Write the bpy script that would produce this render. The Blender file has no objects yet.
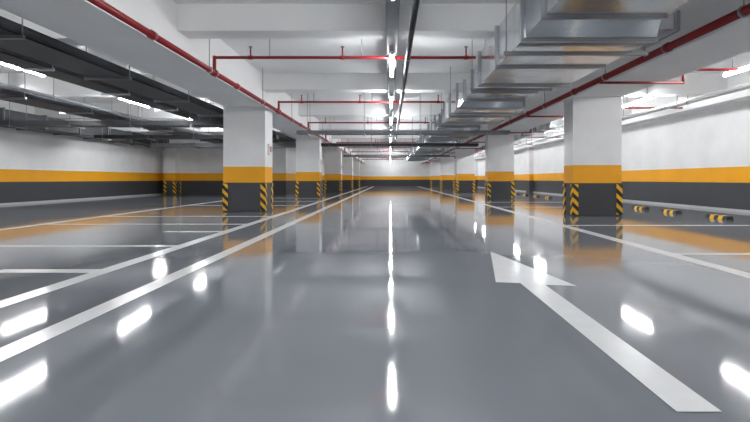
import bpy, bmesh, math, random
from mathutils import Vector, Matrix
random.seed(4)
scene = bpy.context.scene
try:
    scene.view_settings.view_transform = 'Standard'
    scene.view_settings.look = 'None'
except Exception as e:
    print(e)

# ---------------------------------------------------------------- constants
CH = 0.773            # camera height
YB, YE = -6.0, 50.0   # hall extents
XL, XR = -11.4, 8.2
XLI = -5.2            # inner left wall for the far part
YLF = 22.5
ZC = 3.2              # slab
ZB = 2.49             # main beam soffit
ZS = 2.82             # secondary beam soffit
LX0, LX1 = -3.93, -2.94
RX0, RX1 = 3.82, 4.84

# ---------------------------------------------------------------- materials
def new_mat(name):
    m = bpy.data.materials.new(name); m.use_nodes = True
    nt = m.node_tree
    return m, nt, nt.nodes['Principled BSDF']

def simple(name, col, rough=0.5, metal=0.0, noise=0.0, nscale=3.0, bump=0.0):
    m, nt, b = new_mat(name)
    b.inputs['Roughness'].default_value = rough
    b.inputs['Metallic'].default_value = metal
    b.inputs['Base Color'].default_value = (*col, 1)
    if noise or bump:
        g = nt.nodes.new('ShaderNodeNewGeometry')
        n = nt.nodes.new('ShaderNodeTexNoise'); n.inputs['Scale'].default_value = nscale
        n.inputs['Detail'].default_value = 5
        nt.links.new(g.outputs['Position'], n.inputs['Vector'])
        if noise:
            r = nt.nodes.new('ShaderNodeValToRGB')
            r.color_ramp.elements[0].position = .3; r.color_ramp.elements[1].position = .7
            r.color_ramp.elements[0].color = (*[c*(1-noise) for c in col], 1)
            r.color_ramp.elements[1].color = (*[min(1, c*(1+noise*.4)) for c in col], 1)
            nt.links.new(n.outputs['Fac'], r.inputs['Fac'])
            nt.links.new(r.outputs['Color'], b.inputs['Base Color'])
        if bump:
            bp = nt.nodes.new('ShaderNodeBump'); bp.inputs['Strength'].default_value = bump
            bp.inputs['Distance'].default_value = .02
            nt.links.new(n.outputs['Fac'], bp.inputs['Height'])
            nt.links.new(bp.outputs['Normal'], b.inputs['Normal'])
    return m

WHITE = (.92, .92, .92)
YEL = (.96, .43, .006)
DGREY = (.052, .054, .063)

def banded(name, rough):
    m, nt, b = new_mat(name)
    g = nt.nodes.new('ShaderNodeNewGeometry')
    s = nt.nodes.new('ShaderNodeSeparateXYZ')
    nt.links.new(g.outputs['Position'], s.inputs[0])
    mr = nt.nodes.new('ShaderNodeMath'); mr.operation = 'DIVIDE'; mr.inputs[1].default_value = 4
    nt.links.new(s.outputs['Z'], mr.inputs[0])
    r = nt.nodes.new('ShaderNodeValToRGB'); r.color_ramp.interpolation = 'CONSTANT'
    e = r.color_ramp.elements
    e[0].position = 0; e[0].color = (*DGREY, 1)
    e[1].position = .675/4; e[1].color = (*YEL, 1)
    x = e.new(1.048/4); x.color = (*WHITE, 1)
    nt.links.new(mr.outputs[0], r.inputs['Fac'])
    n = nt.nodes.new('ShaderNodeTexNoise'); n.inputs['Scale'].default_value = 1.6; n.inputs['Detail'].default_value = 8
    nt.links.new(g.outputs['Position'], n.inputs['Vector'])
    mp = nt.nodes.new('ShaderNodeMapRange'); mp.inputs['From Min'].default_value = .3; mp.inputs['From Max'].default_value = .7
    mp.inputs['To Min'].default_value = .93; mp.inputs['To Max'].default_value = 1.02
    nt.links.new(n.outputs['Fac'], mp.inputs['Value'])
    mx = nt.nodes.new('ShaderNodeVectorMath'); mx.operation = 'SCALE'
    nt.links.new(r.outputs['Color'], mx.inputs[0]); nt.links.new(mp.outputs[0], mx.inputs['Scale'])
    nt.links.new(mx.outputs[0], b.inputs['Base Color'])
    n4 = nt.nodes.new('ShaderNodeTexNoise'); n4.inputs['Scale'].default_value = 30
    nt.links.new(g.outputs['Position'], n4.inputs['Vector'])
    bp = nt.nodes.new('ShaderNodeBump'); bp.inputs['Strength'].default_value = .12; bp.inputs['Distance'].default_value = .004
    nt.links.new(n4.outputs['Fac'], bp.inputs['Height']); nt.links.new(bp.outputs['Normal'], b.inputs['Normal'])
    b.inputs['Roughness'].default_value = rough
    return m

M_wall = banded('painted_wall', .6)
M_col = banded('painted_column', .5)
M_ceil = simple('ceiling_paint', (.88, .88, .88), .8, noise=.05, nscale=1.0)
M_beam = simple('beam_paint', (.89, .89, .89), .75, noise=.04, nscale=1.2)
M_line = simple('road_marking_paint', (.90, .91, .92), .2, noise=.05, nscale=6)
M_red = simple('red_pipe_paint', (.27, .008, .012), .35, noise=.1, nscale=5)
M_dark = simple('dark_grey_tray', (.04, .043, .05), .5, .2, noise=.2, nscale=4)
M_mid = simple('grey_tray', (.18, .19, .21), .45, .3, noise=.2, nscale=4)
M_black = simple('black_pipe', (.025, .027, .03), .4, .2)
M_rod = simple('steel_rod', (.33, .34, .36), .35, .8)
M_galv = simple('galvanised_steel', (.76, .78, .80), .18, .95, noise=.26, nscale=3.0, bump=.25)
M_flange = simple('galvanised_flange', (.42, .44, .47), .3, .8)
M_house = simple('lamp_housing', (.8, .8, .8), .4)
M_kerb = simple('kerb_paint', (.5, .51, .52), .5)
M_rubber = simple('black_rubber', (.02, .02, .022), .6)
M_yplas = simple('yellow_plastic', (.9, .5, .01), .4)

# floor
M_floor, nt, b = new_mat('epoxy_floor')
g = nt.nodes.new('ShaderNodeNewGeometry')
n1 = nt.nodes.new('ShaderNodeTexNoise'); n1.inputs['Scale'].default_value = .6; n1.inputs['Detail'].default_value = 8
n2 = nt.nodes.new('ShaderNodeTexNoise'); n2.inputs['Scale'].default_value = 5; n2.inputs['Detail'].default_value = 2
n3 = nt.nodes.new('ShaderNodeTexNoise'); n3.inputs['Scale'].default_value = 90; n3.inputs['Detail'].default_value = 3
for n in (n1, n2, n3): nt.links.new(g.outputs['Position'], n.inputs['Vector'])
r = nt.nodes.new('ShaderNodeValToRGB')
r.color_ramp.elements[0].position = .3; r.color_ramp.elements[0].color = (.208, .228, .253, 1)
r.color_ramp.elements[1].position = .7; r.color_ramp.elements[1].color = (.238, .259, .286, 1)
nt.links.new(n1.outputs['Fac'], r.inputs['Fac']); nt.links.new(r.outputs['Color'], b.inputs['Base Color'])
mp = nt.nodes.new('ShaderNodeMapRange'); mp.inputs['From Min'].default_value = .3; mp.inputs['From Max'].default_value = .7
mp.inputs['To Min'].default_value = .045; mp.inputs['To Max'].default_value = .09
nt.links.new(n1.outputs['Fac'], mp.inputs['Value']); nt.links.new(mp.outputs[0], b.inputs['Roughness'])
bp = nt.nodes.new('ShaderNodeBump'); bp.inputs['Strength'].default_value = .05; bp.inputs['Distance'].default_value = .005
nt.links.new(n2.outputs['Fac'], bp.inputs['Height'])
bp2 = nt.nodes.new('ShaderNodeBump'); bp2.inputs['Strength'].default_value = .1; bp2.inputs['Distance'].default_value = .0006
nt.links.new(n3.outputs['Fac'], bp2.inputs['Height']); nt.links.new(bp.outputs['Normal'], bp2.inputs['Normal'])
nt.links.new(bp2.outputs['Normal'], b.inputs['Normal'])
b.inputs['IOR'].default_value = 1.52

# hazard stripes
M_haz, nt, b = new_mat('hazard_stripes')
g = nt.nodes.new('ShaderNodeNewGeometry'); s = nt.nodes.new('ShaderNodeSeparateXYZ')
nt.links.new(g.outputs['Position'], s.inputs[0])
a = nt.nodes.new('ShaderNodeMath'); a.operation = 'ADD'
nt.links.new(s.outputs['X'], a.inputs[0]); nt.links.new(s.outputs['Y'], a.inputs[1])
c = nt.nodes.new('ShaderNodeMath'); c.operation = 'ADD'
nt.links.new(a.outputs[0], c.inputs[0]); nt.links.new(s.outputs['Z'], c.inputs[1])
d = nt.nodes.new('ShaderNodeMath'); d.operation = 'DIVIDE'; d.inputs[1].default_value = .2
nt.links.new(c.outputs[0], d.inputs[0])
f = nt.nodes.new('ShaderNodeMath'); f.operation = 'FRACT'; nt.links.new(d.outputs[0], f.inputs[0])
gt = nt.nodes.new('ShaderNodeMath'); gt.operation = 'GREATER_THAN'; gt.inputs[1].default_value = .5
nt.links.new(f.outputs[0], gt.inputs[0])
mx = nt.nodes.new('ShaderNodeMixRGB'); mx.inputs[1].default_value = (.015, .015, .016, 1); mx.inputs[2].default_value = (.92, .5, .01, 1)
nt.links.new(gt.outputs[0], mx.inputs[0]); nt.links.new(mx.outputs[0], b.inputs['Base Color'])
b.inputs['Roughness'].default_value = .4

M_tube, nt, b = new_mat('lamp_tube')
b.inputs['Base Color'].default_value = (1, 1, 1, 1)
b.inputs['Emission Color'].default_value = (.97, .985, 1, 1)
b.inputs['Emission Strength'].default_value = 128

# ---------------------------------------------------------------- builder
class B:
    def __init__(self, name, mats, parent=None):
        self.name, self.mats, self.parent = name, mats, parent
        self.bm = bmesh.new()
    def _mi(self, geom_faces, mi):
        for f in geom_faces: f.material_index = mi
    def box(self, x0, x1, y0, y1, z0, z1, mi=0):
        M = Matrix.Translation(((x0+x1)/2, (y0+y1)/2, (z0+z1)/2)) @ Matrix.Diagonal((x1-x0, y1-y0, z1-z0, 1))
        r = bmesh.ops.create_cube(self.bm, size=1, matrix=M)
        fs = {f for v in r['verts'] for f in v.link_faces}
        self._mi(fs, mi); return self
    def frustum(self, a, b_, y0, y1, mi=0):
        def q(r, y): return [self.bm.verts.new(p) for p in ((r[0], y, r[2]), (r[1], y, r[2]), (r[1], y, r[3]), (r[0], y, r[3]))]
        v0, v1 = q(a, y0), q(b_, y1)
        fs = [self.bm.faces.new(v0), self.bm.faces.new(v1[::-1])]
        for k in range(4): fs.append(self.bm.faces.new((v0[k], v1[k], v1[(k+1) % 4], v0[(k+1) % 4])))
        self._mi(fs, mi); return self
    def cyl(self, p0, p1, rad, mi=0, seg=16, rad2=None):
        p0, p1 = Vector(p0), Vector(p1); d = p1-p0
        q = d.to_track_quat('Z', 'Y').to_matrix().to_4x4()
        M = Matrix.Translation((p0+p1)/2) @ q
        r = bmesh.ops.create_cone(self.bm, cap_ends=True, segments=seg, radius1=rad, radius2=rad if rad2 is None else rad2, depth=d.length, matrix=M)
        fs = {f for v in r['verts'] for f in v.link_faces}
        self._mi(fs, mi)
        for f in fs:
            if len(f.verts) == 4: f.smooth = True
        return self
    def poly(self, pts, z, mi=0):
        vs = [self.bm.verts.new((x, y, z)) for x, y in pts]
        f = self.bm.faces.new(vs); f.material_index = mi
        if f.normal.z < 0: f.normal_flip()
        return self
    def done(self, bevel=0, loc=None):
        me = bpy.data.meshes.new(self.name)
        bmesh.ops.recalc_face_normals(self.bm, faces=self.bm.faces)
        self.bm.to_mesh(me); self.bm.free()
        for m in self.mats: me.materials.append(m)
        o = bpy.data.objects.new(self.name, me); scene.collection.objects.link(o)
        if bevel:
            md = o.modifiers.new('bevel', 'BEVEL'); md.width = bevel; md.segments = 2; md.limit_method = 'ANGLE'
        if self.parent: o.parent = self.parent
        if loc: o.location = loc
        return o

# ---------------------------------------------------------------- shell
B('floor', [M_floor]).box(XL-.3, XR+.3, YB-.3, YE+.3, -.2, 0).done()
B('ceiling', [M_ceil]).box(XL-.3, XR+.3, YB-.3, YE+.3, ZC, ZC+.2).done()
B('wall_left', [M_wall]).box(XL-.3, XL, YB, YLF, 0, ZC).done()
B('wall_left_return', [M_wall]).box(XL-.3, XLI, YLF, YLF+.3, 0, ZC).done()
B('wall_left_far', [M_wall]).box(XLI-.3, XLI, YLF+.3, YE, 0, ZC).done()
B('wall_right', [M_wall]).box(XR, XR+.3, YB, YE, 0, ZC).done()
B('wall_front', [M_wall]).box(XLI-.3, XR+.3, YE, YE+.3, 0, ZC).done()
B('wall_back', [M_wall]).box(XL-.3, XR+.3, YB-.3, YB, 0, ZC).done()
B('baseboard_left', [M_kerb]).box(XL, XL+.03, YB, YLF, 0, .06).done()
B('baseboard_right', [M_kerb]).box(XR-.03, XR, YB, YE, 0, .06).done()

# main beams
B('ceiling_beam', [M_beam]).box(LX0, LX1, YB, YE, ZB, ZC).done(.01)
B('ceiling_beam', [M_beam]).box(RX0, RX1, YB, YE, ZB, ZC).done(.01)
B('ceiling_beam', [M_beam]).box(XR-.45, XR, YB, YE, 2.57, ZC).done(.01)
by = [6.4+4.1*k for k in range(-3, 11)]
for y in by:
    if y > YE-.5 or y < YB+.3: continue
    t = B('ceiling_crossbeam', [M_beam])
    t.box(LX1, RX0, y-.18, y+.18, ZS, ZC)
    t.box(RX1, XR-.45, y-.18, y+.18, ZS-.1, ZC)
    if y < YLF-.4: t.box(XL, LX0, y-.18, y+.18, ZS-.1, ZC)
    else: t.box(XLI, LX0, y-.18, y+.18, ZS-.1, ZC)
    t.done(.008)

# ---------------------------------------------------------------- columns
def column(x0, x1, y0, y1, ztop=ZB, side=1):
    c = B('concrete_column', [M_col]).box(x0, x1, y0, y1, 0, ztop).done(.008)
    t, w = .012, .11
    g = B('corner_guards', [M_haz, M_rod], c)
    for cx, sx in ((x0, 1), (x1, -1)):
        for cy, sy in ((y0, 1), (y1, -1)):
            z0, z1 = .03, .665
            xa, xb = sorted((cx - sx*t, cx + sx*w)); ya, yb = sorted((cy - sy*t, cy))
            g.box(xa, xb, ya, yb, z0, z1)
            xa, xb = sorted((cx - sx*t, cx)); ya, yb = sorted((cy, cy + sy*w))
            g.box(xa, xb, ya, yb, z0, z1)
            for zz in (.14, .35, .56):
                g.cyl((cx+sx*w*.5, cy-sy*t, zz), (cx+sx*w*.5, cy-sy*(t+.004), zz), .008, 1, 8)
    g.done()
    return c
ly = [10.6+8.2*k for k in range(-1, 5)]
ry = [9.4+8.15*k for k in range(-1, 5)]
for y in ly:
    c = column(LX0, LX1, y, y+.66)
    s = B('notice_box', [M_house, M_red], c)
    s.box(LX1, LX1+.05, y+.2, y+.42, 1.35, 1.62).box(LX1+.05, LX1+.055, y+.23, y+.39, 1.42, 1.56, 1); s.done(.004)
for y in ry: column(RX0, RX1, y, y+.5)
column(-11.0, -10.45, 21.9, 22.5, ZC-.6)
for y in ry:
    if y > 20: B('wall_pilaster', [M_wall]).box(XR-.25, XR, y, y+.6, 0, 2.57).done(.006)

# ---------------------------------------------------------------- floor marks
def mark(name, x0, x1, y0, y1, z=.002):
    B(name, [M_line]).box(x0, x1, y0, y1, .0, z).done()
mark('lane_line', -1.78, -1.645, YB+.1, YE-3)
mark('lane_line', -2.47, -2.33, YB+.1, YE-3)
mark('lane_line', 2.80, 2.95, YB+.1, YE-3)
mark('bay_line', -6.0, -5.88, YB+.1, 18)
for y in (-4, -.5, 5.19, 7.7, 9.3, 13.2, 15.6, 18.2):
    mark('bay_line', -5.88, -2.475, y-.05, y+.05)
for y in (3.78, 6.6):
    mark('bay_line', -3.3, -2.475, y-.07, y+.07)
for y in (-3, -.4, 2.1, 4.64, 7.5, 12.4, 15, 20.5, 23):
    mark('bay_line', 2.955, 6.0, y-.05, y+.05)
a = B('direction_arrow', [M_line])
pts = [(1.10, 1.49), (1.13, 3.27), (1.345, 3.24), (1.07, 4.80), (.79, 3.36), (.965, 3.33), (.95, 1.49)]
a.poly(pts, .003); a.done()

# wheel stops
def wheel_stop(x, y):
    w = B('wheel_stop', [M_rubber, M_yplas])
    bm = w.bm
    L = .56; n = 5
    for i in range(n):
        y0 = y-L/2+i*L/n; y1 = y0+L/n
        pr = [(-.075, 0), (.075, 0), (.045, .07), (-.045, .07)]
        v0 = [bm.verts.new((x+p[0], y0, p[1])) for p in pr]; v1 = [bm.verts.new((x+p[0], y1, p[1])) for p in pr]
        fs = [bm.faces.new(v0), bm.faces.new(v1[::-1])]
        for k in range(4): fs.append(bm.faces.new((v0[k], v1[k], v1[(k+1) % 4], v0[(k+1) % 4])))
        for f in fs: f.material_index = i % 2
    w.done()
for y in (8.75, 10.25, 11.5, 12.9, 14.3, 15.7, 18.2, 19.7, 21.3, 22.8, 24.3): wheel_stop(6.4, y)
for y in (5.9, 3.0, 1.4): wheel_stop(6.4, y)

# ---------------------------------------------------------------- lamps
def lamp(x, y, z=2.6, L=1.25, top=ZC):
    l = B('fluorescent_light', [M_house, M_tube, M_rod])
    l.box(x-.03, x+.03, y-L/2-.03, y+L/2+.03, z+.035, z+.075)
    l.box(x-.02, x+.02, y-L/2-.03, y-L/2, z-.02, z+.035).box(x-.02, x+.02, y+L/2, y+L/2+.03, z-.02, z+.035)
    l.cyl((x, y-L/2, z), (x, y+L/2, z), .028, 1, 10)
    for yy in (y-.45, y+.45): l.cyl((x, yy, z+.075), (x, yy, top), .005, 2, 6)
    l.done()
for k in range(-2, 13):
    y = 7.35+3.45*k
    lamp(.03, y, top=2.735)
for k in range(-3, 5):
    y = 7.3+3.45*k
    if y < 21: lamp(-6.1, y)
for y in (-3, 4, 10.6, 17.0): lamp(-8.6, y)
for k in range(-3, 12):
    y = 7.3+3.45*k
    lamp(5.9, y)
B('lamp_trunking', [M_mid]).box(-.05, .11, YB+.2, YE-.3, 2.735, 2.80).done(.004)

# ---------------------------------------------------------------- pipes
def hanger(bd, x, y, z, r, mi, top=ZC):
    bd.cyl((x, y-.015, z), (x, y+.015, z), r+.012, mi, 16)
    bd.cyl((x, y, z+r), (x, y, top), .007, mi, 6)
PZ = 2.45
p = B('sprinkler_pipe', [M_red, M_rod])
p.cyl((-2.77, YB+.1, PZ), (-2.77, YE-.1, PZ), .040)
y = -4.7
while y < YE-1:
    hanger(p, -2.77, y, PZ, .04, 1)
    p.cyl((-2.77, y+1.2, PZ), (-2.77, y+1.29, PZ), .052)
    y += 2.9
p.cyl((3.54, YB+.1, PZ), (3.54, YE-.1, PZ), .048)
y = -4.2
while y < YE-1:
    hanger(p, 3.54, y, PZ, .048, 1)
    p.cyl((3.54, y+1.2, PZ), (3.54, y+1.29, PZ), .06)
    y += 2.9
for k in range(-2, 10):
    y = 7.1+4.1*k
    if y > YE-2: break
    z = 2.69
    p.cyl((-2.77, y, z), (1.35, y, z), .024)
    p.cyl((-2.77, y, PZ), (-2.77, y, z+.024), .027)
    p.cyl((-2.77, y-.06, PZ), (-2.77, y+.06, PZ), .058)
    for x in (-2.2, -.75, 1.2):
        p.cyl((x, y, z), (x, y, z+.16), .012, 0, 8); p.cyl((x, y, z+.16), (x, y, z+.175), .03, 1, 12)
        p.cyl((x-.035, y, z), (x+.035, y, z), .032)
        p.cyl((x+.3, y, z), (x+.3, y, ZC), .006, 1, 6)
    p.cyl((3.54, y+.5, PZ), (3.54, y+.5, 2.42), .03)
    p.cyl((3.54, y+.5, 2.40), (4.95, y+.5, 2.40), .022)
    p.cyl((4.95, y+.5, 2.38), (4.95, y+.5, 2.62), .022)
    p.cyl((4.95, y+.5, 2.62), (7.6, y+.5, 2.62), .022)
p.done()
bp_ = B('drain_pipe', [M_black, M_rod])
bp_.cyl((.27, YB+.1, 2.60), (.27, 24, 2.60), .035)
for k in range(10): hanger(bp_, .27, -4+2.7*k, 2.60, .035, 1)
bp_.done()
bp_ = B('conduit_pipe', [M_mid, M_rod])
bp_.cyl((-5.0, YB+.1, 2.62), (-5.0, 20, 2.62), .03)
bp_.cyl((-7.1, YB+.1, 2.5), (-7.1, 20, 2.5), .03)
for k in range(9):
    hanger(bp_, -5.0, -4+2.7*k, 2.62, .03, 1); hanger(bp_, -7.1, -4+2.7*k, 2.5, .03, 1)
bp_.done()
bp_ = B('conduit_pipe', [M_house, M_rod])
for x, z in ((6.7, 2.55), (6.95, 2.55)):
    bp_.cyl((x, YB+.1, z), (x, YE-.2, z), .028)
    for k in range(18): hanger(bp_, x, -4+2.9*k, z, .028, 1)
bp_.done()

# ---------------------------------------------------------------- ducts
def ring(d, x0, x1, z0, z1, y, e=.035, w=.04, mi=1):
    d.box(x0-e, x0, y, y+w, z0-e, z1+e, mi); d.box(x1, x1+e, y, y+w, z0-e, z1+e, mi)
    d.box(x0, x1, y, y+w, z0-e, z0, mi); d.box(x0, x1, y, y+w, z1, z1+e, mi)
def duct(name, x0, x1, y0, y1, z0, z1, step=1.2, hang=True, mats=None):
    d = B(name, mats or [M_galv, M_flange, M_rod])
    d.box(x0, x1, y0, y1, z0, z1)
    y = y0; i = 0
    while y < y1:
        ring(d, x0, x1, z0, z1, y)
        if hang and i % 2 == 0:
            d.box(x0-.12, x1+.12, y+.5, y+.54, z0-.045, z0-.005, 1)
            for x in (x0-.09, x1+.09): d.cyl((x, y+.52, z0-.06), (x, y+.52, ZC), .007, 2, 6)
        y += step; i += 1
    return d
d = B('ventilation_duct', [M_galv, M_flange, M_rod])
deep = (1.40, 2.78, 2.24, 2.74); shal = (1.50, 2.66, 2.36, 2.74)
y = -4.6; i = 0
while y < 36:
    r0 = deep if i % 2 == 0 else shal; r1 = shal if i % 2 == 0 else deep
    L = 2.35 if i % 2 == 0 else 1.7
    d.box(r0[0], r0[1], y, y+L, r0[2], r0[3])
    n = 3
    for k in range(n):
        ring(d, *r0, y + k*(L-.04)/(n-1), .03, .04)
    for yy in (y+.35,):
        d.box(r0[0]-.12, r0[1]+.12, yy, yy+.04, r0[2]-.075, r0[2]-.032, 2)
        for x in (r0[0]-.09, r0[1]+.09): d.cyl((x, yy+.02, r0[2]-.09), (x, yy+.02, ZC), .007, 2, 6)
    d.frustum(r0, r1, y+L, y+L+.3)
    y += L+.3; i += 1
for yb_ in (5.2, 13.4, 21.6):
    d.box(2.6, 3.36, yb_+.1, yb_+.8, 2.54, 2.72)
    d.box(3.36, 3.40, yb_+.07, yb_+.83, 2.51, 2.75, 1)
d.done()

def tray(name, x0, x1, y0, y1, z, mat, h=.1):
    t = B(name, [mat, M_rod])
    t.box(x0, x1, y0, y1, z, z+.012)
    t.box(x0, x0+.012, y0, y1, z, z+h); t.box(x1-.012, x1, y0, y1, z, z+h)
    t.box(x0+.012, x1-.012, y0, y1, z+h-.01, z+h)
    y = y0+.6
    while y < y1:
        t.box(x0-.06, x1+.06, y, y+.04, z-.04, z, 1)
        for x in (x0-.04, x1+.04): t.cyl((x, y+.02, z-.05), (x, y+.02, ZC), .006, 1, 6)
        y += 2.05
    t.done()
tray('cable_tray', -4.7, -4.1, YB+.1, 21.5, 2.36, M_dark, .13)
tray('cable_tray', -5.75, -5.3, YB+.1, 21.5, 2.50, M_dark, .1)
tray('cable_tray', -8.1, -7.4, YB+.1, 21.5, 2.42, M_dark, .12)
def trayx(name, x0, x1, y, w, z, mat, h=.12):
    t = B(name, [mat, M_rod])
    t.box(x0, x1, y-w/2, y+w/2, z, z+h)
    x = x0+.3
    while x < x1:
        t.box(x, x+.04, y-w/2-.05, y+w/2+.05, z-.04, z, 1)
        for yy in (y-w/2-.03, y+w/2+.03): t.cyl((x+.02, yy, z-.05), (x+.02, yy, ZC), .006, 1, 6)
        x += 1.6
    t.done()
trayx('cable_duct', XL+1.0, -4.0, 12.2, .5, 2.20, M_dark, .13)
trayx('cable_duct', XL+1.0, -4.0, 16.0, .4, 2.20, M_dark, .12)
trayx('cable_duct', XL+1.0, -4.0, 19.8, .5, 2.17, M_mid, .16)
trayx('cable_duct', -2.65, 3.4, 12.9, .35, 2.06, M_mid, .09)
trayx('cable_duct', -2.65, 3.4, 17.5, .4, 2.04, M_dark, .11)
trayx('cable_duct', -2.65, 3.4, 25.8, .4, 2.04, M_mid, .11)
dd = duct('ventilation_duct', XL+.05, XL+.9, YB+.2, 21.4, 2.3, 2.68, 1.5, False, [M_dark, M_mid, M_rod]); dd.done()
dd = duct('ventilation_duct', 5.0, 5.35, 14, 48, 2.4, 2.65, 1.5, True); dd.done()

# ---------------------------------------------------------------- camera
cam = bpy.data.cameras.new('camera'); co = bpy.data.objects.new('camera', cam)
scene.collection.objects.link(co); scene.camera = co
co.location = (0, 0, CH); co.rotation_euler = (math.radians(90), 0, 0)
cam.sensor_width = 36; cam.lens = 450/750*36
cam.shift_x = -15/750; cam.shift_y = -32/750
cam.clip_start = .02; cam.clip_end = 300
w = bpy.data.worlds.new('world'); scene.world = w; w.use_nodes = True
w.node_tree.nodes['Background'].inputs[0].default_value = (.5, .52, .55, 1)
w.node_tree.nodes['Background'].inputs[1].default_value = .2
